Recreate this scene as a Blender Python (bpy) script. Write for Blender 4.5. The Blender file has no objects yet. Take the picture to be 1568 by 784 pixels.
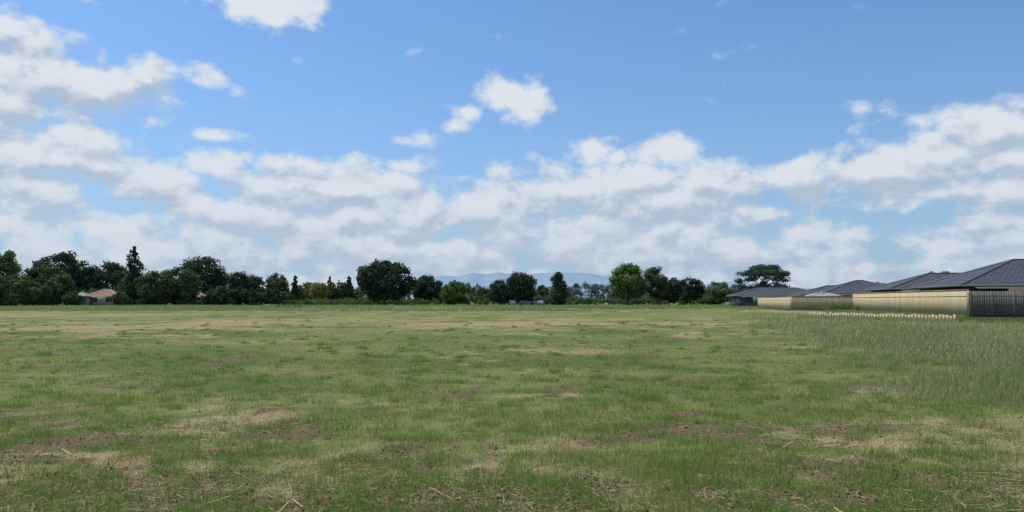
import bpy, math, numpy as np
from mathutils import Vector
rng = np.random.default_rng(7)
scene = bpy.context.scene
F = 1207.0
EYE = 1.6

# ------------------------------------------------------------------ helpers
def N(nt, typ, **kw):
    n = nt.nodes.new(typ)
    for k, v in kw.items():
        setattr(n, k, v)
    return n
def setin(nt, sock, v):
    if isinstance(v, bpy.types.NodeSocket):
        nt.links.new(v, sock)
    else:
        sock.default_value = v
def M(nt, op, a, b=None, c=None, clamp=False):
    n = N(nt, 'ShaderNodeMath', operation=op, use_clamp=clamp)
    setin(nt, n.inputs[0], a)
    if b is not None: setin(nt, n.inputs[1], b)
    if c is not None: setin(nt, n.inputs[2], c)
    return n.outputs[0]
def VM(nt, op, a, b=None, c=None):
    n = N(nt, 'ShaderNodeVectorMath', operation=op)
    setin(nt, n.inputs[0], a)
    if b is not None: setin(nt, n.inputs[1], b)
    if c is not None: setin(nt, n.inputs[2], c)
    return n.outputs['Value'] if op in ('LENGTH', 'DOT_PRODUCT') else n.outputs['Vector']
def MIX(nt, f, a, b, bt='MIX'):
    n = N(nt, 'ShaderNodeMix', data_type='RGBA', blend_type=bt)
    setin(nt, n.inputs[0], f); setin(nt, n.inputs[6], a); setin(nt, n.inputs[7], b)
    return n.outputs[2]
def NOISE(nt, vec, scale, detail=4, rough=0.55, dist=0.0, dim='3D'):
    n = N(nt, 'ShaderNodeTexNoise', noise_dimensions=dim)
    nt.links.new(vec, n.inputs['Vector'])
    n.inputs['Scale'].default_value = scale
    n.inputs['Detail'].default_value = detail
    n.inputs['Roughness'].default_value = rough
    n.inputs['Distortion'].default_value = dist
    return n.outputs[0]
def SS(nt, v, lo, hi, to0=0.0, to1=1.0):
    n = N(nt, 'ShaderNodeMapRange', interpolation_type='SMOOTHSTEP')
    setin(nt, n.inputs[0], v)
    n.inputs[1].default_value = lo; n.inputs[2].default_value = hi
    n.inputs[3].default_value = to0; n.inputs[4].default_value = to1
    return n.outputs[0]
def rgba(c): return (c[0], c[1], c[2], 1.0)

def new_mat(name):
    m = bpy.data.materials.new(name); m.use_nodes = True
    m.node_tree.nodes.clear()
    return m, m.node_tree
def out(nt, sh):
    o = N(nt, 'ShaderNodeOutputMaterial'); nt.links.new(sh, o.inputs[0])

def mesh_np(name, verts, faces, mats, rnd=None, midx=None, smooth=False, extra=None, dom='FACE'):
    verts = np.asarray(verts, dtype=np.float32); faces = np.asarray(faces, dtype=np.int32)
    me = bpy.data.meshes.new(name)
    k = faces.shape[1]
    me.vertices.add(len(verts)); me.vertices.foreach_set('co', verts.ravel())
    me.loops.add(faces.size); me.loops.foreach_set('vertex_index', faces.ravel())
    me.polygons.add(len(faces))
    me.polygons.foreach_set('loop_start', np.arange(0, faces.size, k, dtype=np.int32))
    if midx is not None: me.polygons.foreach_set('material_index', np.asarray(midx, dtype=np.int32))
    for m in mats: me.materials.append(m)
    if rnd is not None:
        a = me.attributes.new('rnd', 'FLOAT', 'FACE'); a.data.foreach_set('value', np.asarray(rnd, dtype=np.float32))
    for kk, vv in (extra or {}).items():
        a = me.attributes.new(kk, 'FLOAT', dom); a.data.foreach_set('value', np.asarray(vv, dtype=np.float32))
    me.update(calc_edges=True)
    if smooth: me.polygons.foreach_set('use_smooth', np.ones(len(faces), dtype=bool))
    ob = bpy.data.objects.new(name, me)
    scene.collection.objects.link(ob)
    return ob

TABS = {}
def vnoise(x, y, s, seed):
    if seed not in TABS: TABS[seed] = np.random.default_rng(seed).random((256, 256))
    T_ = TABS[seed]
    x = x * s + 1000.3; y = y * s + 1000.7
    xi = np.floor(x).astype(int); yi = np.floor(y).astype(int)
    fx = x - xi; fy = y - yi; fx = fx*fx*(3-2*fx); fy = fy*fy*(3-2*fy)
    a = T_[xi % 256, yi % 256]; b = T_[(xi+1) % 256, yi % 256]; c = T_[xi % 256, (yi+1) % 256]; d = T_[(xi+1) % 256, (yi+1) % 256]
    return (a*(1-fx)+b*fx)*(1-fy) + (c*(1-fx)+d*fx)*fy
def fbm(x, y, s, seed, o=4, g=.55):
    t = 0; a = 1; n = 0
    ca, sa = math.cos(.6), math.sin(.6)
    for i in range(o):
        x, y = x*ca-y*sa, x*sa+y*ca
        t = t+a*vnoise(x, y, s, seed+i*17); n += a; a *= g; s *= 2.07
    return t/n
def sst(v, a, b):
    t = np.clip((v-a)/(b-a), 0, 1); return t*t*(3-2*t)

# ------------------------------------------------------------------ camera
cam = bpy.data.cameras.new('camera'); camo = bpy.data.objects.new('camera', cam)
scene.collection.objects.link(camo); scene.camera = camo
cam.sensor_width = 36.0; cam.lens = 36.0*F/1568.0
cam.clip_start = 0.1; cam.clip_end = 20000
PITCH = math.atan(66/F)
camo.location = (0, 0, EYE); camo.rotation_euler = (math.radians(90)+PITCH, 0, 0)

# ------------------------------------------------------------------ light
SUN_EL = math.radians(60); SUN_AZ = math.radians(-60)   # left and slightly ahead
sv = Vector((math.sin(SUN_AZ)*math.cos(SUN_EL), math.cos(SUN_AZ)*math.cos(SUN_EL), math.sin(SUN_EL)))
sl = bpy.data.lights.new('sun', 'SUN'); sl.energy = 4.1; sl.angle = math.radians(0.6); sl.color = (1.0, 0.955, 0.86)
slo = bpy.data.objects.new('sun', sl); scene.collection.objects.link(slo)
slo.rotation_euler = sv.to_track_quat('Z', 'Y').to_euler()

# ------------------------------------------------------------------ sky with clouds
STR = 0.1
clouds = [  # bearing/elevation survey of the cumulus: x, y, rx, ry, weight, big
 (5,45,70,34,1.1,1),(45,85,90,45,1.1,1),(40,120,120,48,1.1,1),(15,150,90,44,1,1),(150,140,95,44,1.15,1),(228,124,44,34,1.05,1),(90,172,70,18,.6,0),
 (410,2,84,34,1.1,0),(475,12,50,9,.45,0),(308,122,40,16,.5,0),(325,208,42,9,.6,0),
 (60,232,165,50,1.15,1),(20,285,170,50,1,1),(150,256,86,38,1,1),(232,284,90,34,1,1),(325,250,76,20,.5,0),
 (790,150,56,32,.95,0),(716,170,28,12,.6,0),(646,215,34,10,.62,0),(622,254,40,15,.7,0),(694,192,18,14,.45,0),
 (903,230,44,27,.95,0),(940,242,24,13,.7,0),(1018,234,58,23,.95,0),
 (430,285,100,38,1.2,1),(540,288,125,40,1.2,1),(298,312,84,26,1,0),(400,335,170,46,1.1,1),(600,330,180,48,1.2,1),(335,360,100,26,.9,0),
 (760,322,140,44,1.15,1),(870,295,125,42,1.15,1),(960,282,80,36,1.1,1),(1085,278,80,32,1.15,1),(1010,310,150,38,1.15,1),(900,362,270,50,1,1),
 (560,385,320,44,.95,1),(240,380,220,34,.6,0),(1160,274,40,8,.5,0),
 (1230,268,66,28,1.1,1),(1330,262,115,34,1.2,1),(1430,240,105,40,1.2,1),(1520,205,95,44,1.25,1),(1560,245,100,52,1.15,1),(1530,290,120,34,1.1,1),(1400,298,120,18,.7,0),
 (1245,358,82,21,.9,0),(1440,380,70,20,.85,0),(1540,358,95,38,1,1),(1120,385,130,32,.9,1),(1410,186,76,15,.34,0),(1315,166,40,11,.34,0),
 (90,345,190,32,.7,0),(1560,400,120,26,.75,0),(1300,410,220,20,.6,0)]
def px_dir(x, y):
    a = (x-784)/F; b = (392-y)/F
    dy = math.cos(PITCH) - b*math.sin(PITCH); dz = math.sin(PITCH) + b*math.cos(PITCH)
    l = math.sqrt(a*a+dy*dy+dz*dz)
    return math.atan2(a, dy), math.asin(dz/l)
def dens_group(name, only_big):
    g = bpy.data.node_groups.new(name, 'ShaderNodeTree')
    g.interface.new_socket('P', in_out='INPUT', socket_type='NodeSocketVector')
    g.interface.new_socket('D', in_out='OUTPUT', socket_type='NodeSocketFloat')
    gi = N(g, 'NodeGroupInput'); go = N(g, 'NodeGroupOutput'); P = gi.outputs[0]
    acc = None
    for (x, y, rx, ry, w, bg_) in clouds:
        if only_big and not bg_: continue
        az, el = px_dir(x, y); c2 = math.cos(az)
        sx = 1/(rx/F*c2*c2*1.12); sy = 1/(ry/F*c2*1.12)
        v = VM(g, 'MULTIPLY_ADD', P, (sx, sy, 0), (-az*sx, -el*sy, 0))
        e = M(g, 'MULTIPLY_ADD', VM(g, 'LENGTH', v), -max(w, .5), w)
        acc = e if acc is None else M(g, 'MAXIMUM', acc, e)
    sep = N(g, 'ShaderNodeSeparateXYZ'); g.links.new(P, sep.inputs[0])
    azabs = M(g, 'ABSOLUTE', sep.outputs[0])
    acc = M(g, 'MAXIMUM', M(g, 'MAXIMUM', acc, -0.75), M(g, 'MAXIMUM', SS(g, azabs, 0.62, 0.85, -0.6, 0.0), SS(g, sep.outputs[1], 0.46, 0.65, -0.6, 0.0)))
    acc = M(g, 'MAXIMUM', acc, SS(g, sep.outputs[1], 0.02, 0.12, 0.36, -0.7))
    NP = VM(g, 'MULTIPLY', P, (1.0, 1.5, 1.0))
    n1 = NOISE(g, NP, 21, 7, 0.56, 0.0, '2D'); n2 = NOISE(g, NP, 8.5, 2, 0.5, 0.0, '2D')
    nn = M(g, 'ADD', M(g, 'MULTIPLY', M(g, 'SUBTRACT', n1, 0.5), 2.1), M(g, 'MULTIPLY', M(g, 'SUBTRACT', n2, 0.5), 0.7))
    g.links.new(M(g, 'ADD', acc, nn), go.inputs[0]); return g
gA = dens_group('cloud_density', False); gB = dens_group('cloud_density_sunward', True)

w = bpy.data.worlds.new('World'); scene.world = w; w.use_nodes = True
try: w.cycles.sampling_method = 'NONE'
except Exception: pass
nt = w.node_tree; nt.nodes.clear()
tc = N(nt, 'ShaderNodeTexCoord')
nv = VM(nt, 'NORMALIZE', tc.outputs['Generated'])
sp = N(nt, 'ShaderNodeSeparateXYZ'); nt.links.new(nv, sp.inputs[0])
az = M(nt, 'ARCTAN2', sp.outputs[0], sp.outputs[1]); el = M(nt, 'ARCSINE', sp.outputs[2])
cb = N(nt, 'ShaderNodeCombineXYZ'); nt.links.new(az, cb.inputs[0]); nt.links.new(el, cb.inputs[1])
def dens(v, g):
    n = N(nt, 'ShaderNodeGroup'); n.node_tree = g; nt.links.new(v, n.inputs[0]); return n.outputs[0]
d1 = dens(cb.outputs[0], gA); d2 = dens(VM(nt, 'ADD', cb.outputs[0], (-0.005, 0.014, 0)), gB)
mask = M(nt, 'MULTIPLY', SS(nt, d1, -0.24, 0.56), 0.95)
shade = SS(nt, M(nt, 'MULTIPLY_ADD', d1, 0.14, M(nt, 'SUBTRACT', d1, d2)), -0.46, 0.62)
sky = N(nt, 'ShaderNodeTexSky', sky_type='NISHITA')
sky.sun_disc = False; sky.sun_elevation = SUN_EL; sky.sun_rotation = SUN_AZ % (2*math.pi)
sky.air_density = 1.0; sky.dust_density = 1.0; sky.ozone_density = 2.0
elp = M(nt, 'MAXIMUM', el, 0.0)
hz = M(nt, 'POWER', 2.718, M(nt, 'MULTIPLY', elp, -6.0))
k = 1/STR
blue = MIX(nt, 1.0, sky.outputs[0], rgba((0.74, 1.10, 1.46)), 'MULTIPLY')
base = MIX(nt, M(nt, 'MULTIPLY', hz, 0.88), blue, rgba([v*k for v in (0.38, 0.51, 0.68)]))
ccol = MIX(nt, shade, rgba([v*k for v in (0.43, 0.52, 0.64)]), rgba([v*k for v in (0.76, 0.80, 0.845)]))
ccol = MIX(nt, M(nt, 'MULTIPLY', M(nt, 'POWER', 2.718, M(nt, 'MULTIPLY', elp, -10)), 0.70), ccol, rgba([v*k for v in (0.49, 0.58, 0.69)]))
colr = MIX(nt, mask, base, ccol)
bg = N(nt, 'ShaderNodeBackground'); nt.links.new(colr, bg.inputs[0]); bg.inputs[1].default_value = STR
wo = N(nt, 'ShaderNodeOutputWorld'); nt.links.new(bg.outputs[0], wo.inputs[0])

# ------------------------------------------------------------------ the state of the field (metres): how dry, how bare
hay_spots = [(-3.5,10.4,1.3,.6),(-3.9,9.6,.7,.3),(1.3,25,3.2,1.8),(1.2,13.8,1.0,.6),(4.9,9.9,1.8,.9),(6.6,8.8,1.8,.9),(-13,12,2.5,.8),(-8,30,4,1.8),(0.6,18,.8,2.5),
             (-17,34,6,3),(7,34,2,5),(-2,50,9,4),(-6,7.6,2,.6),(8,16,1.6,1.6),(6.5,12.5,1.2,1.8),(-25,42,6,5),(9.5,26,1.5,4)]
def field(x, y):
    wx = x + 1.5*(fbm(x, y, .3, 200, 2)-.5)*2; wy = y + 1.5*(fbm(x, y, .3, 230, 2)-.5)*2
    s = .50*fbm(wx, wy, .08, 50, 4) + .65*fbm(wx, wy, .55, 60, 4, .6) + .30*fbm(wx*.35, wy, .45, 80, 3) + .25*fbm(wx*.9+wy*.06, wy*.04, 1.0, 90, 3) + .55*fbm(x, y, 2.6, 150, 3)
    b = np.zeros_like(x)
    for (cx, cy, rx, ry) in hay_spots:
        b = np.maximum(b, 1.15-np.sqrt(((wx-cx)/rx)**2+((wy-cy)/ry)**2))
    s = s + .30*b + .15*sst(-y, -12, -6.0) + .07*sst(y, 22, 50) - .12*sst(y, 85, 130)
    s = s - .17*np.exp(-(((y-17)/6)**2))*(.5+fbm(x, y, .12, 140, 2))
    straw = sst(s, 1.02, 1.48)
    so = fbm(wx, wy, 1.0, 100, 5, .65) + .27*sst(-y, -9.0, -5.4) + .08*sst(-y, -14, -8) - .10*sst(y, 20, 60)
    soil = sst(so, .60, .72)
    tint = sst(fbm(x, y, .35, 120, 4), .25, .75)
    return straw, soil, tint

def leafy_shader(nt, col, tr=0.35):
    d = N(nt, 'ShaderNodeBsdfDiffuse'); t = N(nt, 'ShaderNodeBsdfTranslucent')
    nt.links.new(col, d.inputs[0]); nt.links.new(col, t.inputs[0])
    m = N(nt, 'ShaderNodeMixShader'); m.inputs[0].default_value = tr
    nt.links.new(d.outputs[0], m.inputs[1]); nt.links.new(t.outputs[0], m.inputs[2])
    out(nt, m.outputs[0])
def AT(nt, n): return N(nt, 'ShaderNodeAttribute', attribute_name=n).outputs['Fac']

m_ground, nt = new_mat('field_ground')
tc = N(nt, 'ShaderNodeTexCoord'); P = tc.outputs['Object']
g1 = NOISE(nt, P, 7, 5, .75); g2 = NOISE(nt, P, 45, 3, .7)
green = MIX(nt, AT(nt, 'tint'), rgba((0.105, 0.140, 0.040)), rgba((0.180, 0.205, 0.065)))
straw = MIX(nt, g1, rgba((0.21, 0.17, 0.085)), rgba((0.42, 0.345, 0.19)))
sf = SS(nt, M(nt, 'ADD', AT(nt, 'straw'), M(nt, 'MULTIPLY', M(nt, 'SUBTRACT', g1, .5), 1.3)), .1, .95)
c = MIX(nt, sf, green, straw)
of = SS(nt, M(nt, 'ADD', AT(nt, 'soil'), M(nt, 'MULTIPLY', M(nt, 'SUBTRACT', g1, .5), 1.1)), .2, .8)
c = MIX(nt, M(nt, 'MULTIPLY', of, .92), c, MIX(nt, g2, rgba((0.085, 0.058, 0.034)), rgba((0.22, 0.160, 0.098))))
c = MIX(nt, 1.0, c, MIX(nt, SS(nt, g2, .3, .7), rgba((.55, .55, .55)), rgba((1.25, 1.25, 1.25))), 'MULTIPLY')
bs = N(nt, 'ShaderNodeBsdfPrincipled'); nt.links.new(c, bs.inputs['Base Color']); bs.inputs['Roughness'].default_value = 1; bs.inputs['Specular IOR Level'].default_value = 0.1
bp = N(nt, 'ShaderNodeBump'); bp.inputs['Strength'].default_value = 1.0; bp.inputs['Distance'].default_value = 0.06
nt.links.new(g1, bp.inputs['Height']); nt.links.new(bp.outputs[0], bs.inputs['Normal'])
out(nt, bs.outputs[0])

m_grass, nt = new_mat('mown_grass')
r = AT(nt, 'rnd')
green = MIX(nt, AT(nt, 'tint'), rgba((0.155, 0.220, 0.048)), rgba((0.265, 0.300, 0.088)))
sf = SS(nt, M(nt, 'ADD', AT(nt, 'straw'), M(nt, 'MULTIPLY', M(nt, 'SUBTRACT', r, .5), 1.0)), .18, .85)
c = MIX(nt, sf, green, MIX(nt, r, rgba((0.30, 0.245, 0.125)), rgba((0.50, 0.415, 0.225))))
leafy_shader(nt, c, 0.35)

def simple_blade(name, a, b, tr=0.35):
    m, nt = new_mat(name)
    leafy_shader(nt, MIX(nt, AT(nt, 'rnd'), rgba(a), rgba(b)), tr); return m
m_tall = simple_blade('tall_grass_mat', (0.205, 0.275, 0.085), (0.50, 0.47, 0.29), 0.4)
m_tuft = simple_blade('tuft_mat', (0.14, 0.24, 0.04), (0.25, 0.34, 0.09), 0.4)
m_hay = simple_blade('hay_mat', (0.26, 0.205, 0.12), (0.52, 0.44, 0.28), 0.1)
m_soilbit = simple_blade('soil_clod', (0.08, 0.056, 0.035), (0.20, 0.15, 0.095), 0.0)

# ------------------------------------------------------------------ ground sheet
def gh(x, y):
    near = np.exp(-((y/60)**2))
    return (0.05*(vnoise(x, y, 0.8, 1)-.5)+.025*(vnoise(x, y, 2.6, 3)-.5))*near + 0.12*(vnoise(x, y, 0.07, 2)-.5)*np.clip(1-y/400, 0, 1)
ys = np.concatenate([np.linspace(-40, 3, 14), np.linspace(3.3, 22, 170), np.linspace(22.4, 90, 170), np.geomspace(91, 9000, 140)])
NC = 401
xs0 = np.linspace(-1, 1, NC); xs0 = np.sign(xs0)*np.abs(xs0)**1.35
X = xs0[None, :]*(30+np.abs(ys)[:, None]*1.3); Y = np.repeat(ys[:, None], NC, 1)
Z = gh(X, Y)
V = np.stack([X, Y, Z], -1).reshape(-1, 3)
ii, jj = np.meshgrid(np.arange(len(ys)-1), np.arange(NC-1), indexing='ij'); q = (ii*NC+jj).ravel()
st, so, ti = field(X.ravel(), Y.ravel())
mesh_np('grass_field_ground', V, np.stack([q, q+1, q+NC+1, q+NC], 1), [m_ground], smooth=True, extra={'straw': st, 'soil': so, 'tint': ti}, dom='POINT')

# ------------------------------------------------------------------ grass blades
def blades(name, x, y, h, wdt, mat, rnd, lean=0.6, z0=None, segs=1, extra=None):
    n = len(x)
    a = rng.uniform(0, 2*np.pi, n); la = rng.uniform(0, 2*np.pi, n); lm = np.abs(rng.normal(0, lean, n))
    z = gh(x, y) - 0.005 if z0 is None else z0
    b = np.stack([x, y, z], 1)
    side = np.stack([np.cos(a), np.sin(a), np.zeros(n)], 1)*wdt[:, None]*.5
    ld = np.stack([np.cos(la), np.sin(la), np.zeros(n)], 1)
    up = np.zeros((n, 3)); up[:, 2] = 1
    cz = 1/np.sqrt(1+lm**2)
    tip = b + (up*cz[:, None] + ld*(lm*cz)[:, None])*h[:, None]
    if segs == 1:
        Vv = np.stack([b-side, b+side, tip], 1).reshape(-1, 3)
        return mesh_np(name, Vv, np.arange(3*n).reshape(-1, 3), [mat], rnd, extra=extra)
    midp = b + up*(h*0.55)[:, None] + ld*(lm*h*0.15)[:, None]
    s2 = side*0.8
    t1 = tip - s2*0.35; t2 = tip + s2*0.35
    Vv = np.stack([b-side, b+side, midp+s2, midp-s2, t2, t1], 1).reshape(-1, 3)
    o = (np.arange(n)*6)[:, None]
    Fc = np.concatenate([o+np.array([0, 1, 2, 3]), o+np.array([3, 2, 4, 5])], 0)
    return mesh_np(name, Vv, Fc, [mat], np.concatenate([rnd, rnd]))

def field_pts(n, d0, d1, spread=0.80):
    d = 1/rng.uniform(1/d1, 1/d0, n)
    t = rng.uniform(-spread, spread, n)
    return d*t + rng.normal(0, .3, n), d
def edge(y): return 7.9 + (y-12)*0.20 + 2.4*(vnoise(y, y*0, .35, 3)-.5)   # boundary of the uncut strip
x, y = field_pts(560000, 4.6, 75)
dn = vnoise(x, y, 1.3, 5)*.5 + vnoise(x, y, 4.5, 6)*.5
st, so, ti = field(x, y)
keep = rng.random(len(x)) < np.clip((dn-0.30)*3.0, 0.04, 1)*(1-.95*so)*(1-.42*st)
x, y, dn, st, ti = x[keep], y[keep], dn[keep], st[keep], ti[keep]
h = rng.uniform(0.02, 0.065, len(x))*(0.4+1.4*dn)*(1.15-.35*st)
wd = rng.uniform(0.004, 0.008, len(x))*np.clip(y/9, 1, 7)
blades('grass', x, y, h, wd, m_grass, rng.random(len(x)), 0.9, extra={'straw': st, 'tint': ti})

# brighter tufts left uncut
tx, ty = field_pts(2600, 5.2, 60)
known = [(-1.65, 8.0), (0.0, 7.4), (0.35, 6.9), (1.6, 7.6), (1.75, 7.3), (2.4, 6.3), (-3.2, 9.0), (-0.9, 9.2), (-5.5, 7.6), (3.9, 7.2), (-0.75, 7.1), (0.4, 6.4), (2.1, 7.1), (1.8, 6.2), (-2.2, 6.4),
         (2.0, 5.95), (3.1, 6.9), (-3.9, 6.6), (5.1, 7.9), (-1.7, 7.0)]
tx = np.concatenate([tx, [k_[0] for k_ in known]]); ty = np.concatenate([ty, [k_[1] for k_ in known]])
sz = rng.uniform(0.2, 1.0, len(tx))**1.4; sz[-len(known):] = 1.1
rep = (75*sz+8).astype(int); sg = np.repeat(0.03+0.08*sz, rep)
bx = np.repeat(tx, rep)+rng.normal(0, 1, rep.sum())*sg; by = np.repeat(ty, rep)+rng.normal(0, 1, rep.sum())*sg
hh = rng.uniform(0.04, 0.17, len(bx))*np.repeat(0.5+0.5*sz, rep)
blades('grass_tuft', bx, by, hh, rng.uniform(.004, .008, len(bx))*np.clip(by/9, 1, 5), m_tuft, rng.random(len(bx)), 0.6)

# cut hay lying about: thin flat strips
n = 60000
x, y = field_pts(n, 4.8, 45)
st, so, ti = field(x, y)
kp = rng.random(n) < np.clip(st*.8+.05+so*.12, 0, 1)*np.where(y < 9, .8, .6)
x, y = x[kp], y[kp]
for (cx, cy, rx, ry, c_) in [(-3.5,10.3,.8,.3,1000), (4.8,9.9,1.1,.4,900), (6.4,8.9,1,.4,800), (1.3,25,2.2,1.0,700), (-4.5,6.2,1.5,.4,350), (0.2,6.2,1.2,.3,350), (-1,7.0,.8,.25,350), (4.5,6.4,1.5,.4,350)]:
    x = np.concatenate([x, rng.normal(cx, rx, c_)]); y = np.concatenate([y, rng.normal(cy, ry, c_)])
y = np.maximum(y, 3.5)
def strips(name, x, y, L, wd, mat, zup=.035):
    n = len(x); a = rng.uniform(0, 2*np.pi, n)
    c0 = np.stack([x, y, gh(x, y)+rng.uniform(0.003, zup, n)], 1)
    dv = np.stack([np.cos(a), np.sin(a), rng.normal(0, .16, n)], 1)*L[:, None]*.5
    pv = np.stack([-np.sin(a), np.cos(a), rng.normal(0, .4, n)], 1)*wd[:, None]*.5
    Vv = np.stack([c0-dv-pv, c0+dv-pv, c0+dv+pv, c0-dv+pv], 1).reshape(-1, 3)
    mesh_np(name, Vv, np.arange(4*n).reshape(-1, 4), [mat], rng.random(n)*rng.random(n)**.3)
n = len(x)
strips('cut_hay', x, y, rng.uniform(0.03, 0.13, n), rng.uniform(.0025, .0055, n)*np.clip(y/9, 1, 4), m_hay)
x = np.concatenate([rng.uniform(-5, 6, 70), rng.normal(3.2, .25, 14)]); y = np.concatenate([rng.uniform(5, 8.5, 70), rng.normal(8.6, .1, 14)])
strips('dry_stalks', x, y, rng.uniform(.15, .5, 84), rng.uniform(.006, .014, 84), m_hay, .05)
x, y = field_pts(36000, 4.8, 14); st, so, ti = field(x, y); kp = rng.random(len(x)) < so*.9+.02; x, y = x[kp], y[kp]; n = len(x)
blades('soil_clods', x, y, rng.uniform(.008, .035, n), rng.uniform(.01, .045, n), m_soilbit, rng.random(n), 1.0)

# uncut tall grass on the right
def clear(x, y): return ~((y > 52) & (x > 25.4+(67-y)*0.36+0.3) & (y < 90))
n = 230000
y = 1/rng.uniform(1/88, 1/7.0, n); x = edge(y) + rng.exponential(1.0, n)*(0.32*y+2.2) - 2.2
dn = vnoise(x, y, .9, 12)*.6+vnoise(x, y, 3.2, 13)*.4
soft = sst(x-edge(y), -2.2, 2.4)
keep = (x < y*1.1+4) & (rng.random(n) < np.clip((dn-.2)*2.4, .08, 1)*(.08+.92*soft)) & clear(x, y)
x, y, dn, soft = x[keep], y[keep], dn[keep], soft[keep]
hh = rng.uniform(.10, .45, len(x))*(.4+1.0*dn)*(.2+.8*soft)
blades('tall_grass', x, y, hh, rng.uniform(.004, .008, len(x))*np.clip(y/9, 1, 5), m_tall, np.clip(rng.random(len(x))**1.3*.75+.5*(vnoise(x, y, .3, 77)-.35), 0, 1), .6, segs=2)
n = 24000
y = 1/rng.uniform(1/80, 1/8.0, n); x = edge(y)+rng.exponential(1.0, n)*(0.32*y+2)+.3
keep = (x < y*1.1+4) & (vnoise(x, y, .6, 21) > .42) & ~((y > 50) & (x > 24)); x, y = x[keep], y[keep]
n = len(x); hz_ = rng.uniform(.25, .62, n)*np.clip((x-edge(y)+1)/3, .4, 1)
blades('grass_seed_head', x, y, rng.uniform(.05, .10, n), rng.uniform(.006, .012, n)*np.clip(y/12, 1, 3), m_hay, rng.random(n), .5, z0=gh(x, y)+hz_*.8)
n = 7000; t = rng.random(n)
x = 25.3+5.05*t-rng.uniform(.1, 1.3, n); y = 67.2-13.3*t-rng.uniform(0, .6, n)
blades('tall_grass', x, y, rng.uniform(.10, .30, n), rng.uniform(.02, .05, n), m_tall, rng.random(n)*.7, .5)
n = 80000
y = rng.uniform(105, 205, n); x = rng.uniform(-.75, .40, n)*y
keep = (fbm(x, y*1.6, .05, 31, 3) > .46); x, y = x[keep], y[keep]
blades('meadow_grass', x, y, rng.uniform(.1, .40, len(x)), rng.uniform(.05, .16, len(x)), m_tall, rng.random(len(x))*.4, .5)

# ------------------------------------------------------------------ trees
m_bark, nt = new_mat('bark')
tc = N(nt, 'ShaderNodeTexCoord')
bs = N(nt, 'ShaderNodeBsdfPrincipled'); bs.inputs['Roughness'].default_value = .95
nt.links.new(MIX(nt, NOISE(nt, tc.outputs['Object'], 4, 5), rgba((0.06, 0.05, 0.042)), rgba((0.14, 0.12, 0.10))), bs.inputs['Base Color']); out(nt, bs.outputs[0])
leafm = {}
def leaf_mat(kind):  # palettes are lifted: distance haze is mixed into the leaf colours
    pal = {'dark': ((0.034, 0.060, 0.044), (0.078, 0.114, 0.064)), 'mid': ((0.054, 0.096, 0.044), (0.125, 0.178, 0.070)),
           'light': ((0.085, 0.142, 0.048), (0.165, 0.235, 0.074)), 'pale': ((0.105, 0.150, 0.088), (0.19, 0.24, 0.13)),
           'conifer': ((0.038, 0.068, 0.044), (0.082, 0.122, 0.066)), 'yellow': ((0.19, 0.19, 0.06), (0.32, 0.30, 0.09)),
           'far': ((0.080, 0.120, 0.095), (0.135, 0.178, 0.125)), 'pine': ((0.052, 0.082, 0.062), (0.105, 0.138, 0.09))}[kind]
    if kind not in leafm:
        m, nt = new_mat('foliage_'+kind)
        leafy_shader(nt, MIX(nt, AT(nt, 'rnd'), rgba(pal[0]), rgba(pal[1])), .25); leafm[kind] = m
    return leafm[kind]

def tube(pts, rad, k=7):
    V, Fc = [], []
    for i, (p, r) in enumerate(zip(pts, rad)):
        p = np.array(p); q = np.array(pts[min(i+1, len(pts)-1)]); o = np.array(pts[max(i-1, 0)])
        t = q-o; t = t/(np.linalg.norm(t)+1e-9); u = np.cross(t, [0.3, 1, .1]); u /= np.linalg.norm(u); v = np.cross(t, u)
        for j in range(k):
            a = 2*math.pi*j/k; V.append(p+r*(math.cos(a)*u+math.sin(a)*v))
    for i in range(len(pts)-1):
        for j in range(k):
            Fc.append([i*k+j, i*k+(j+1) % k, (i+1)*k+(j+1) % k, (i+1)*k+j])
    return np.array(V), np.array(Fc)
def leaves(cs, rs, npc, size, squash=.85):
    n = len(cs)*npc
    C = np.repeat(cs, npc, 0); R = np.repeat(rs, npc)
    d = rng.normal(size=(n, 3)); d /= np.linalg.norm(d, axis=1)[:, None]
    rad = R*(rng.random(n)**.4)*rng.uniform(.85, 1.15, n)
    p = C + d*rad[:, None]*np.array([1, 1, squash])
    nrm = d + rng.normal(0, .6, (n, 3)) + np.array([0, 0, .45]); nrm /= np.linalg.norm(nrm, axis=1)[:, None]
    t = np.cross(nrm, rng.normal(size=(n, 3))); t /= np.linalg.norm(t, axis=1)[:, None]; b = np.cross(nrm, t)
    s = (size*rng.uniform(.5, 1.15, n))[:, None]*.5
    V = np.stack([p-t*s, p-b*s*.7, p+t*s, p+b*s*.7], 1).reshape(-1, 3)
    cr = rng.random(len(cs)); rnd = np.clip(.55*np.repeat(cr, npc)+.3*rng.random(n)+.2*(d[:, 2]), 0, 1)  # random leaf tone, made paler toward the top of each clump
    return V, np.arange(4*n).reshape(-1, 4), rnd

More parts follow.
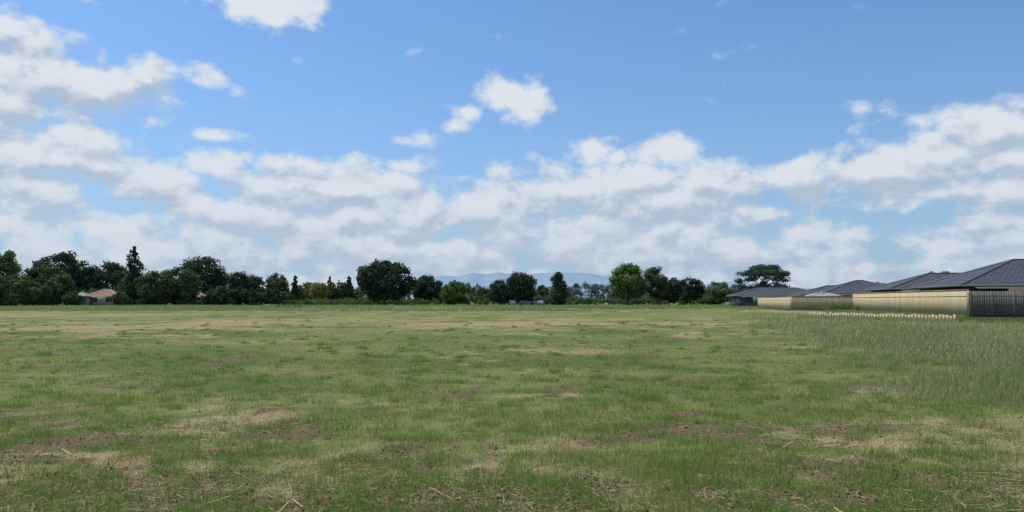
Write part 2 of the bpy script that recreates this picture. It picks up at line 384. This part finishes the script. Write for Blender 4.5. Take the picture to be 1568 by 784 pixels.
def tree(name, X, Y, H, W, kind, shape='round', base=.14, z=0.0, dens=1.0, leaf=None, lean=0.0):
    R = W/2; cs = []; rs = []
    if leaf is None: leaf = min(.95, max(.5, .25+.036*W))
    Vs, Fs, mi, rn = [], [], [], []; off = 0
    def add(V, Fc, m, r):
        nonlocal off
        Vs.append(V); Fs.append(Fc+off); mi.append(np.full(len(Fc), m)); rn.append(r); off += len(V)
    cb_ = H*base; ch = H-cb_
    if shape == 'round':
        p1, p2 = rng.uniform(0, 6.28, 2); a1, a2 = rng.uniform(.04, .10, 2)
        for i in range(18):   # inner mass
            a = rng.uniform(0, 6.28); u = rng.uniform(-.75, .70); sx = math.sqrt(1-u*u); rr = .48
            cs.append([R*rr*sx*math.cos(a)+lean*R*(u*.5+.5), R*rr*sx*math.sin(a), cb_+ch*.49+ch*.5*.55*u]); rs.append(min(R, ch/2)*.52)
        for i in range(int(64*dens)):
            a = rng.uniform(0, 2*np.pi); u = rng.uniform(-.95, 1); rr = rng.uniform(.66, .84)
            wob = 1 + a1*math.sin(a*2+p1) + a2*math.sin(a*3+u*3+p2)
            sx = (1-abs(u)**2.3)**.5
            cs.append([R*rr*sx*math.cos(a)*wob + lean*R*(u*.5+.5), R*rr*sx*math.sin(a)*wob, cb_+ch*.5+ch*.5*(rr+.03)*u])
            rs.append(min(R, ch/2)*rng.uniform(.20, .32))
    elif shape == 'column':
        for i in range(int(50*dens)):
            u = rng.random(); prof = math.sin(math.pi*min(1, u*.86+.14))**.6
            a = rng.uniform(0, 6.28); rr = rng.uniform(.2, .75)
            cs.append([R*prof*rr*math.cos(a), R*prof*rr*math.sin(a), cb_+ch*u*.93]); rs.append(R*rng.uniform(.3, .45)*(.55+.45*prof))
    elif shape == 'cone':
        lv = int(26*dens)
        for i in range(lv):
            u = i/(lv-1); r_ = R*(1-u)**.62*rng.uniform(.78, 1.12)+.15; nb = max(2, int(9*(1-u)+1))
            for j in range(nb):
                a = 2*math.pi*(j+rng.random()*.7)/nb
                q = r_*rng.uniform(.3, .8)
                cs.append([q*math.cos(a), q*math.sin(a), cb_+ch*.97*u-q*.10+rng.uniform(-.2, .2)]); rs.append(max(.35, r_*.42))
    elif shape == 'umbrella':
        for i in range(int(60*dens)):
            a = rng.uniform(0, 6.28); q = math.sqrt(rng.random()); tier = float(rng.choice([.50, .66, .80, .92], p=[.2, .25, .3, .25]))
            lim = {.50: .85, .66: 1.0, .80: .92, .92: .6}[tier]
            cs.append([R*q*lim*.88*math.cos(a), R*q*lim*.88*math.sin(a), H*(tier-.08*q*q+rng.uniform(-.03, .03))]); rs.append(R*rng.uniform(.15, .24))
    cs = np.array(cs); rs = np.array(rs)
    tr = max(.12, H*.028); lx = lean*R*.5
    top = H*(.72 if shape in ('round', 'umbrella', 'column') else .96)
    tp = [(0, 0, -.2), (0.03*H*rng.uniform(-1, 1), .02*H, H*.12), (lx*.4, 0, H*.35), (lx, 0, top)]
    V, Fc = tube(tp, [tr*1.35, tr, tr*.75, tr*.15]); add(V, Fc, 0, np.zeros(len(Fc)))
    if shape != 'cone':
        for i in rng.choice(len(cs), min(11, len(cs)), replace=False):
            c = cs[i]; z0 = min(H*.5, max(H*.1, c[2]*rng.uniform(.35, .6)))
            s0 = np.array([lx*z0/H, 0, z0]); mdp = s0*.45+c*.55+np.array([0, 0, -.04*H])
            V, Fc = tube([s0, mdp, c], [tr*.5, tr*.3, tr*.08], 5); add(V, Fc, 0, np.zeros(len(Fc)))
    npc = int(max(30, 7500*max(dens, .5)/len(cs)))
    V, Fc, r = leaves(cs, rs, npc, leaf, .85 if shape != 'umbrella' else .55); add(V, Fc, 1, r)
    ob = mesh_np(name, np.concatenate(Vs), np.concatenate(Fs), [m_bark, leaf_mat(kind)], np.concatenate(rn), np.concatenate(mi))
    ob.location = (X, Y, z); return ob
def T(name, px, top, wpx, D, kind, shape='round', **k):
    return tree(name, (px-784)/F*D, D, (458-top)/F*D+1.6, wpx/F*D*1.10, kind, shape, **k)

T('poplar_tree', 10, 380, 48, 195, 'light', 'column', base=.1)
T('willow_tree', 18, 420, 96, 180, 'mid', base=-.05)
T('willow_tree', 70, 406, 78, 200, 'mid', base=-.05)
T('willow_tree', -40, 405, 100, 190, 'mid', base=-.05)
T('oak_tree', 93, 384, 76, 265, 'dark')
T('oak_tree', 162, 400, 72, 270, 'dark')
T('oak_tree', 130, 408, 50, 285, 'dark')
T('cypress_tree', 205, 376, 50, 205, 'conifer', 'cone', base=.03)
T('broadleaf_tree', 240, 412, 58, 200, 'mid', base=-.02)
T('broadleaf_tree', 274, 408, 60, 204, 'mid', base=-.02)
T('oak_tree', 313, 389, 74, 255, 'dark', base=.1)
T('oak_tree', 376, 413, 58, 250, 'dark', base=.1)
T('broadleaf_tree', 424, 418, 34, 240, 'mid')
T('cypress_tree', 452, 422, 16, 240, 'conifer', 'cone', dens=.6)
T('cypress_tree', 505, 424, 18, 260, 'conifer', 'cone', dens=.6)
T('broadleaf_tree', 468, 434, 40, 262, 'mid', dens=.6)
T('broadleaf_tree', 488, 431, 28, 240, 'yellow', dens=.6)
T('broadleaf_tree', 517, 430, 38, 250, 'mid', dens=.6)
T('cypress_tree', 534, 424, 26, 250, 'conifer', 'cone', dens=.7)
T('oak_tree', 589, 398, 90, 215, 'dark', base=.03, dens=1.4)
T('oak_tree', 655, 419, 50, 232, 'dark', base=.04)
T('broadleaf_tree', 698, 428, 42, 225, 'light', base=.0, dens=.8)
T('broadleaf_tree', 735, 440, 38, 250, 'mid', base=.0, dens=.6)
T('oak_tree', 798, 415, 50, 222, 'dark', base=.02)
T('oak_tree', 768, 426, 40, 220, 'dark', base=.02, dens=.8)
T('cypress_tree', 855, 416, 36, 215, 'conifer', 'column', base=.0)
T('cypress_tree', 831, 436, 26, 235, 'mid', 'column', base=.0, dens=.6)
T('broadleaf_tree', 962, 402, 58, 208, 'light', base=.11, dens=1.2)
T('broadleaf_tree', 1010, 407, 38, 212, 'mid', base=.08, lean=-.35)
T('broadleaf_tree', 1024, 424, 40, 214, 'dark', base=.04)
T('oak_tree', 1056, 424, 44, 230, 'dark', base=.03)
T('broadleaf_tree', 1099, 429, 38, 225, 'pale', base=.02)
T('pine_tree', 1170, 403, 80, 235, 'pine', 'umbrella', dens=1.2, leaf=.6)
T('broadleaf_tree', 1439, 412, 50, 150, 'mid', base=.3, dens=.6)
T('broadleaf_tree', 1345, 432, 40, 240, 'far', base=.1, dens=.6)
for (px, top, wd, D) in [(350, 436, 66, 200), (400, 440, 66, 198), (330, 446, 40, 195), (428, 446, 44, 215), (112, 446, 26, 190), (185, 447, 22, 190)]:
    T('shrub', px, top, wd, D, 'dark' if 300 < px < 420 else 'mid', base=0.0, dens=.8)

def foliage_band(name, pts, kind, npc=60, leaf=.5):
    A = np.array(pts)
    V, Fc, r = leaves(A[:, :3], A[:, 3], npc, leaf, .85)
    return mesh_np(name, V, Fc, [leaf_mat(kind)], r)
def belt(name, D, x0, x1, hmin, hmax, kind, n, leaf, npc=50, seed=1):
    pts = []
    for i in range(n):
        x = rng.uniform(x0, x1); y = D+rng.uniform(-6, 6)
        top = hmin+(hmax-hmin)*float(vnoise(np.array([x]), np.array([0.]), .055, seed)[0])*(.6+.7*float(vnoise(np.array([x]), np.array([5.]), .2, seed+1)[0]))
        r = rng.uniform(.9, 1.9)*D/300
        pts.append((x, y, max(.5, rng.random()**.7*(top-r)), r))
    foliage_band(name, pts, kind, npc, leaf)
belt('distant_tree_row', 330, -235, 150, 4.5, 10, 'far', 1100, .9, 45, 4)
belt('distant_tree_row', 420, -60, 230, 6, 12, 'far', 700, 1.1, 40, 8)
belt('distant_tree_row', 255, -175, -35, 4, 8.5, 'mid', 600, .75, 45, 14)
belt('hedge', 228, -60, 72, 1.6, 4.2, 'mid', 420, .6, 45, 22)
belt('hedge', 205, -130, -62, 1.8, 4.2, 'mid', 240, .5, 50, 27)
belt('hedge', 212, -62, -36, .8, 2.4, 'mid', 60, .5, 40, 29)
foliage_band('shrub', [((440-784)/F*150+dx, 150+dy, .3, .55) for dx, dy in [(-1.6, 0), (-.6, .4), (.4, 0), (1.5, .2), (2.4, 0)]], 'mid', 60, .22)
foliage_band('garden_hedge', [(34.2+i*.5, 85.5+.2*(i % 3), .55+.3*(i % 2), .62) for i in range(7)], 'light', 160, .16)

# ------------------------------------------------------------------ mountains
m_mt, nt = new_mat('hazy_mountain')  # pale blue diffuse colour carries the aerial haze
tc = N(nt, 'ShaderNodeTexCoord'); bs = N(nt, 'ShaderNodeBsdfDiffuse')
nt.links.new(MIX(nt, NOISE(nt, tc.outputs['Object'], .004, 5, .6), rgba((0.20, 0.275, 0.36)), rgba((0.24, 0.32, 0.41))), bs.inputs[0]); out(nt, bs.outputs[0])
def mountains(name, D, prof, depth):
    xs = np.linspace(-9000, 9000, 700); rows = 24
    pp = np.array(prof, float); px = xs/D*F+784
    top = np.interp(px, pp[:, 0], pp[:, 1])/F*D
    V = []
    for j in range(rows):
        t = j/(rows-1); y = D-depth*(1-t)
        rdg = 1 - .35*vnoise(xs, xs*0+y, .0022, 40)*(1-t) - .25*vnoise(xs, xs*0+y, .006, 41)*(1-t)
        zz = top*(t**.8)*rdg + (vnoise(xs, xs*0+y, .008, 42)-.5)*.06*top
        if j == 0: zz = zz*0-10
        V.append(np.stack([xs, np.full_like(xs, y), zz], 1))
    V = np.concatenate(V); n = len(xs)
    ii, jj = np.meshgrid(np.arange(rows-1), np.arange(n-1), indexing='ij'); q = (ii*n+jj).ravel()
    mesh_np(name, V, np.stack([q, q+1, q+n+1, q+n], 1), [m_mt], smooth=True)
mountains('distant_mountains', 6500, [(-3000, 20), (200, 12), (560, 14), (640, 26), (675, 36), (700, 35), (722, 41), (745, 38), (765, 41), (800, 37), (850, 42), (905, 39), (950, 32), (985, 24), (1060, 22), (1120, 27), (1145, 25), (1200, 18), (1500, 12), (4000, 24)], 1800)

# ------------------------------------------------------------------ built things
class Boxes:
    def __init__(s): s.V = []; s.F = []; s.r = []; s.m = []
    def add(s, c, size, rot=0., rnd=None, m=0, topcut=0.):
        hx, hy, hz = size[0]/2, size[1]/2, size[2]/2
        o = len(s.V); ca, sa = math.cos(rot), math.sin(rot)
        for (a, b, d) in [(-1,-1,-1),(1,-1,-1),(1,1,-1),(-1,1,-1),(-1,-1,1),(1,-1,1),(1,1,1),(-1,1,1)]:
            x, y, z = a*hx, b*hy, d*hz
            if d > 0: z -= topcut*(a+1)/2
            s.V.append((c[0]+x*ca-y*sa, c[1]+x*sa+y*ca, c[2]+z))
        for f in [(0,3,2,1),(4,5,6,7),(0,1,5,4),(1,2,6,5),(2,3,7,6),(3,0,4,7)]: s.F.append([o+i for i in f])
        rr = rng.random() if rnd is None else rnd; s.r += [rr]*6; s.m += [m]*6
    def make(s, name, mats, parent=None):
        ob = mesh_np(name, s.V, s.F, mats, s.r, s.m)
        if parent: ob.parent = parent
        return ob
def wood(name, a, b, rough=.85):
    m, nt = new_mat(name)
    tc = N(nt, 'ShaderNodeTexCoord')
    g1 = NOISE(nt, VM(nt, 'MULTIPLY', tc.outputs['Object'], (6, 6, .7)), 1.5, 5, .6)
    c = MIX(nt, AT(nt, 'rnd'), rgba(a), rgba(b))
    c = MIX(nt, 1.0, c, MIX(nt, g1, rgba((.72, .72, .72)), rgba((1.15, 1.13, 1.1))), 'MULTIPLY')
    bs = N(nt, 'ShaderNodeBsdfPrincipled'); nt.links.new(c, bs.inputs['Base Color']); bs.inputs['Roughness'].default_value = rough
    out(nt, bs.outputs[0]); return m
m_pale = wood('pine_paling', (0.43, 0.355, 0.20), (0.53, 0.445, 0.265))
m_stake = wood('pine_stake', (0.36, 0.29, 0.17), (0.50, 0.42, 0.26))
m_darkw = wood('dark_stained_timber', (0.06, 0.07, 0.072), (0.10, 0.11, 0.112))
m_greyw = wood('grey_paling', (0.13, 0.13, 0.115), (0.19, 0.185, 0.16))

def paling_fence(name, p0, p1, z0, z1, h, mat, capped=True, side=1):
    """rails and posts stand on the `side` face; a thin batten on the other"""
    B = Boxes(); p0 = np.array(p0, float); p1 = np.array(p1, float); L = np.linalg.norm(p1-p0); d = (p1-p0)/L; rot = math.atan2(d[1], d[0])
    nrm = np.array([-d[1], d[0]])*side
    n = int(L/.15)
    for i in range(n):
        t = (i+.5)/n; p = p0+d*L*t; z = z0+(z1-z0)*t; jit = rng.normal(0, .004)
        B.add((p[0], p[1], z+h/2+jit), (.1465, .02, h), rot)
    m = int(L/2.4)+1
    for i in range(m+1):
        t = i/m; p = p0+d*L*t+nrm*.075; z = z0+(z1-z0)*t
        B.add((p[0], p[1], z+h/2+.01), (.1, .1, h+.03), rot)
    for hh in (.28, h*.52, h-.22):
        for i in range(m):
            t = (i+.5)/m; p = p0+d*L*t+nrm*.036; z = z0+(z1-z0)*t
            B.add((p[0], p[1], z+hh), (L/m-.11, .045, .09), rot)
    if capped:
        k = 10
        for i in range(k):
            t = (i+.5)/k; p = p0+d*L*t+nrm*.02; z = z0+(z1-z0)*t
            B.add((p[0], p[1], z+h+.045), (L/k-.004, .15, .04), rot)
            p = p0+d*L*t-nrm*.020
            B.add((p[0], p[1], z+h-.40), (L/k-.004, .018, .05), rot)
    return B.make(name, [mat])
tv = [(25.6, 67), (30.3, 54.2), (33, 53.2), (75, 42), (75, 98), (39, 98), (36.6, 90)]
Vt = [(x, y, .36) for x, y in tv]+[(x*1.0-.35, y-.15, -.1) for x, y in tv]
me = bpy.data.meshes.new('garden_terrace'); nv_ = len(tv)
me.from_pydata(Vt, [], [list(range(nv_))]+[[i, i+nv_, (i+1) % nv_+nv_, (i+1) % nv_] for i in range(nv_)]); me.materials.append(m_ground)
scene.collection.objects.link(bpy.data.objects.new('garden_terrace', me))
n = 14000; t = rng.random(n); u = rng.random(n)
x = (25.5+(30.4-25.5)*t)*(1-u)+(37.0+(31.6-37.0)*t)*u; y = (67+(54.2-67)*t)*(1-u)+(87+(55-87)*t)*u
blades('grass', x, y, rng.uniform(.06, .22, n), rng.uniform(.02, .05, n), m_tall, rng.random(n)*.5, .6, z0=np.full(n, .355))

paling_fence('timber_fence', (31.7, 55), (38.0, 88), .36, .34, 1.85, m_pale, side=-1)
paling_fence('timber_fence', (38.1, 108), (43.6, 140), .10, .0, 1.80, m_pale, side=-1)
paling_fence('timber_fence', (38.2, 107.9), (48.5, 106), .10, .1, 1.85, m_pale, side=1)
paling_fence('timber_fence', (31.95, 55.0), (62, 47.5), .36, .36, 1.78, m_greyw, capped=False, side=1)
B = Boxes(); p0 = np.array([25.3, 67.2]); p1 = np.array([30.35, 53.9]); L = np.linalg.norm(p1-p0); d = (p1-p0)/L; rot = math.atan2(d[1], d[0])
n = int(L/.29)
for i in range(n):
    p = p0+d*(i+.5)/n*L; hh = rng.uniform(.46, .58)
    B.add((p[0], p[1], hh/2-.03), (.215, .10, hh), rot+rng.normal(0, .04), topcut=.10*rng.random())
mp = (p0+p1)/2+np.array([.13, .05])
B.add((mp[0], mp[1], .20), (L, .05, .30), rot, rnd=.1)
B.make('timber_palisade', [m_stake])
B = Boxes(); p0 = np.array([31.5, 54.2]); p1 = np.array([62, 45.9]); L = np.linalg.norm(p1-p0); d = (p1-p0)/L; rot = math.atan2(d[1], d[0])
n = int(L/1.3)
for i in range(n+1):
    p = p0+d*i/n*L; B.add((p[0], p[1], 1.10), (.10, .10, 2.1), rot)
    if i < n:
        pm = p0+d*(i+.5)/n*L
        for z in (.55, 1.2, 1.8): B.add((pm[0], pm[1], z), (L/n-.11, .04, .07), rot)
        for j in range(1, 9):
            q_ = p0+d*(i+j/9)/n*L; B.add((q_[0]-.02, q_[1]-.04, 1.17), (.016, .016, 1.45), rot)
B.make('dark_rail_fence', [m_darkw])

def plain(name, c, rough=.7, var=.12, scale=3.0):
    m, nt = new_mat(name); tc = N(nt, 'ShaderNodeTexCoord'); bs = N(nt, 'ShaderNodeBsdfPrincipled')
    cc = MIX(nt, NOISE(nt, tc.outputs['Object'], scale, 5, .6), rgba([v*(1-var) for v in c]), rgba([v*(1+var) for v in c]))
    nt.links.new(cc, bs.inputs['Base Color']); bs.inputs['Roughness'].default_value = rough; out(nt, bs.outputs[0]); return m
def tiles(name, c, rough=.6):
    m, nt = new_mat(name); tc = N(nt, 'ShaderNodeTexCoord'); bs = N(nt, 'ShaderNodeBsdfPrincipled')
    br = N(nt, 'ShaderNodeTexBrick'); nt.links.new(tc.outputs['UV'], br.inputs[0])
    br.inputs['Color1'].default_value = rgba([v*.8 for v in c]); br.inputs['Color2'].default_value = rgba([v*1.2 for v in c]); br.inputs['Mortar'].default_value = rgba([v*.35 for v in c])
    br.inputs['Scale'].default_value = 1; br.inputs['Mortar Size'].default_value = .03; br.inputs['Brick Width'].default_value = .4; br.inputs['Row Height'].default_value = .36
    nt.links.new(br.outputs[0], bs.inputs['Base Color']); bs.inputs['Roughness'].default_value = rough
    bpn = N(nt, 'ShaderNodeBump'); bpn.inputs['Distance'].default_value = .03; nt.links.new(br.outputs['Fac'], bpn.inputs['Height']); bpn.invert = True
    nt.links.new(bpn.outputs[0], bs.inputs['Normal']); out(nt, bs.outputs[0]); return m
m_slate = tiles('charcoal_tiles', (0.050, 0.062, 0.086), .8); m_terra = tiles('terracotta_tiles', (0.30, 0.125, 0.075), .8); m_greyroof = tiles('grey_tiles', (.17, .18, .19))
m_lightroof = plain('light_iron_roof', (.26, .27, .29))
m_brickd = plain('dark_brick', (.12, .10, .09)); m_cream = plain('cream_render', (.42, .38, .31)); m_white = plain('white_render', (.42, .43, .43))
m_trim = plain('trim', (.10, .10, .11)); m_wtrim = plain('white_trim', (.45, .45, .45)); m_bluew = plain('grey_cladding', (.13, .15, .18))
m_glass, nt = new_mat('window_glass'); bs = N(nt, 'ShaderNodeBsdfPrincipled'); bs.inputs['Base Color'].default_value = (.03, .04, .05, 1); bs.inputs['Roughness'].default_value = .08; out(nt, bs.outputs[0])

def house(name, corner, rotd, W, D, eave, rise, z, wall, roof, trim, over=.55):
    e = bpy.data.objects.new(name, None); scene.collection.objects.link(e)
    e.location = (corner[0], corner[1], z); e.rotation_euler = (0, 0, math.radians(rotd))
    B = Boxes(); B.add((W/2, D/2, eave/2), (W-2*over, D-2*over, eave)); B.make('walls', [wall], e)
    hip = D/2 if W >= D else W/2
    if W >= D: r0, r1 = (hip, D/2, eave+rise), (W-hip, D/2, eave+rise)
    else: r0, r1 = (W/2, hip, eave+rise), (W/2, D-hip, eave+rise)
    c = [(0, 0, eave), (W, 0, eave), (W, D, eave), (0, D, eave)]; V = c+[r0, r1]
    Fc = [[0, 1, 5, 4], [1, 2, 5], [2, 3, 4, 5], [3, 0, 4], [3, 2, 1, 0]] if W >= D else [[0, 1, 4], [1, 2, 5, 4], [2, 3, 5], [3, 0, 4, 5], [3, 2, 1, 0]]
    me = bpy.data.meshes.new('roof'); me.from_pydata(V, [], Fc); me.materials.append(roof)
    uv = me.uv_layers.new(name='UVMap')
    for p in me.polygons:
        nn_ = p.normal; u = Vector((-nn_.y, nn_.x, 0)); u = u.normalized() if u.length > 1e-5 else Vector((1, 0, 0)); v_ = nn_.cross(u)
        for li in p.loop_indices:
            co = me.vertices[me.loops[li].vertex_index].co; uv.data[li].uv = (co.dot(u), co.dot(v_))
    ro = bpy.data.objects.new('roof', me); scene.collection.objects.link(ro); ro.parent = e
    B = Boxes()
    for (cx, cy, sx, sy) in [(W/2, -.05, W+.2, .10), (W/2, D+.05, W+.2, .10), (-.05, D/2, .10, D-.004), (W+.05, D/2, .10, D-.004)]:
        B.add((cx, cy, eave-.05), (sx, sy, .17))
    B.make('gutter', [trim], e)
    caps = []
    for a, b in ([(r0, r1)]+[(c[i], r) for i, r in (((0, r0), (3, r0), (1, r1), (2, r1)) if W >= D else ((0, r0), (1, r0), (2, r1), (3, r1)))]):
        Vc, Fq = tube([np.array(a)+[0, 0, .02], np.array(b)+[0, 0, .02]], [.09, .09], 6); caps.append((Vc, Fq))
    off = 0; VV = []; FF = []
    for Vc, Fq in caps: VV.append(Vc); FF.append(Fq+off); off += len(Vc)
    o = mesh_np('ridge_caps', np.concatenate(VV), np.concatenate(FF), [trim]); o.parent = e
    B = Boxes(); G = Boxes(); nW = max(2, int(W/4.5)); nD = max(2, int(D/4.5))
    for i in range(nW):
        x = over+(W-2*over)*(i+.5)/nW
        for yy, s_ in ((over, -1), (D-over, 1)):
            B.add((x, yy+s_*.02, 1.45), (1.6, .06, 1.2)); 
            for k_ in (-.38, .38): G.add((x+k_, yy+s_*.06, 1.45), (.70, .04, 1.06))
    for i in range(nD):
        y_ = over+(D-2*over)*(i+.5)/nD
        for xx, s_ in ((over, -1), (W-over, 1)):
            B.add((xx+s_*.02, y_, 1.45), (.06, 1.6, 1.2))
            for k_ in (-.38, .38): G.add((xx+s_*.06, y_+k_, 1.45), (.04, .70, 1.06))
    B.make('window_frames', [trim], e); G.make('window_glass', [m_glass], e)
    B = Boxes(); B.add((over+1.0, over-.03, 1.02), (.95, .06, 2.04)); B.make('door', [m_darkw], e)
    B = Boxes(); B.add((W*.45, D*.38, eave+rise*.86), (.12, .12, .7)); B.make('vent_pipe', [trim], e)
    return e
house('bungalow', (35.6, 62.6), -11, 24, 12.6, 2.30, 2.25, .40, m_brickd, m_slate, m_trim)
house('bungalow', (40.5, 84.5), -11, 20, 11, 2.35, 1.75, .36, m_brickd, m_slate, m_trim)
house('bungalow', (44.6, 113), -9, 13, 12, 2.35, 1.9, .1, m_brickd, m_slate, m_trim)
house('bungalow', (52.5, 96), -9, 15, 12, 2.4, 2.05, .2, m_brickd, m_slate, m_trim)
house('bungalow', (47.5, 168), -6, 20, 12, 2.3, 1.75, 0, m_bluew, m_slate, m_trim)
house('bungalow', (52, 142), -8, 14, 12, 2.3, 1.8, 0, m_brickd, m_slate, m_trim)
house('garden_shed', (41.9, 111), -10, 4, 3, 2.05, .35, 0.0, m_greyw, m_lightroof, m_wtrim, over=.15)
house('bungalow', ((129-784)/F*196, 196), 4, 8.2, 6.5, 2.4, 1.6, 0, m_cream, m_terra, m_wtrim)
house('cottage', ((106-784)/F*203, 203), 4, 4.4, 6, 2.4, .9, 0, m_white, m_greyroof, m_wtrim)
house('cottage', ((290-784)/F*210, 210), 4, 4.2, 5, 2.2, 1.1, 0, m_cream, m_terra, m_wtrim)

# parked cars beyond the field
m_tyre = plain('tyre', (.02, .02, .02))
def car(X, Y, rotd, paint):
    e = bpy.data.objects.new('parked_car', None); scene.collection.objects.link(e); e.location = (X, Y, -.05); e.rotation_euler = (0, 0, math.radians(rotd))
    prof = [(-2.15, .35), (-2.2, .75), (-2.05, .92), (-1.75, .96), (-1.2, 1.34), (.25, 1.37), (1.0, .96), (1.95, .82), (2.2, .60), (2.18, .35)]
    n = len(prof); V = []
    for s_ in (-1, 1):
        for (x, z) in prof: V.append((x, s_*(.86 if z < 1.1 else .66), z))
    Fc = [list(range(n)), list(range(2*n-1, n-1, -1))]+[[i, i+n, (i+1) % n+n, (i+1) % n] for i in range(n)]
    me = bpy.data.meshes.new('body'); me.from_pydata(V, [], Fc); me.materials.append(paint)
    o = bpy.data.objects.new('body', me); scene.collection.objects.link(o); o.parent = e
    md = o.modifiers.new('bev', 'BEVEL'); md.width = .05; md.segments = 2
    V = []
    for s_ in (-1, 1):
        for (x, z, yy) in [(-1.55, .99, .86), (-1.15, 1.29, .71), (.22, 1.31, .70), (.85, 1.0, .86)]: V.append((x, s_*(yy+.012), z))
    me = bpy.data.meshes.new('windows'); me.from_pydata(V, [], [[0, 1, 2, 3], [7, 6, 5, 4]]); me.materials.append(m_glass)
    o = bpy.data.objects.new('windows', me); scene.collection.objects.link(o); o.parent = e
    for (x, s_) in [(-1.35, -.8), (-1.35, .8), (1.35, -.8), (1.35, .8)]:
        Vc, Fq = tube([(x, s_-.11, .33), (x, s_+.11, .33)], [.33, .33], 16)
        me = bpy.data.meshes.new('wheel'); me.from_pydata([tuple(v) for v in Vc], [], Fq.tolist()+[list(range(16)), list(range(31, 15, -1))]); me.materials.append(m_tyre)
        o = bpy.data.objects.new('wheel', me); scene.collection.objects.link(o); o.parent = e
m_cw = plain('white_paint', (.42, .43, .44), .4, .03); m_cs = plain('silver_paint', (.24, .25, .27), .4, .03)
for i, px in enumerate([784, 806, 828]):
    car((px-784)/F*219, 219+[0, .6, -.5][i], [95, 10, 80][i], [m_cw, m_cs, m_cw][i])

scene.view_settings.view_transform = 'Standard'; scene.view_settings.look = 'None'; scene.view_settings.exposure = 0
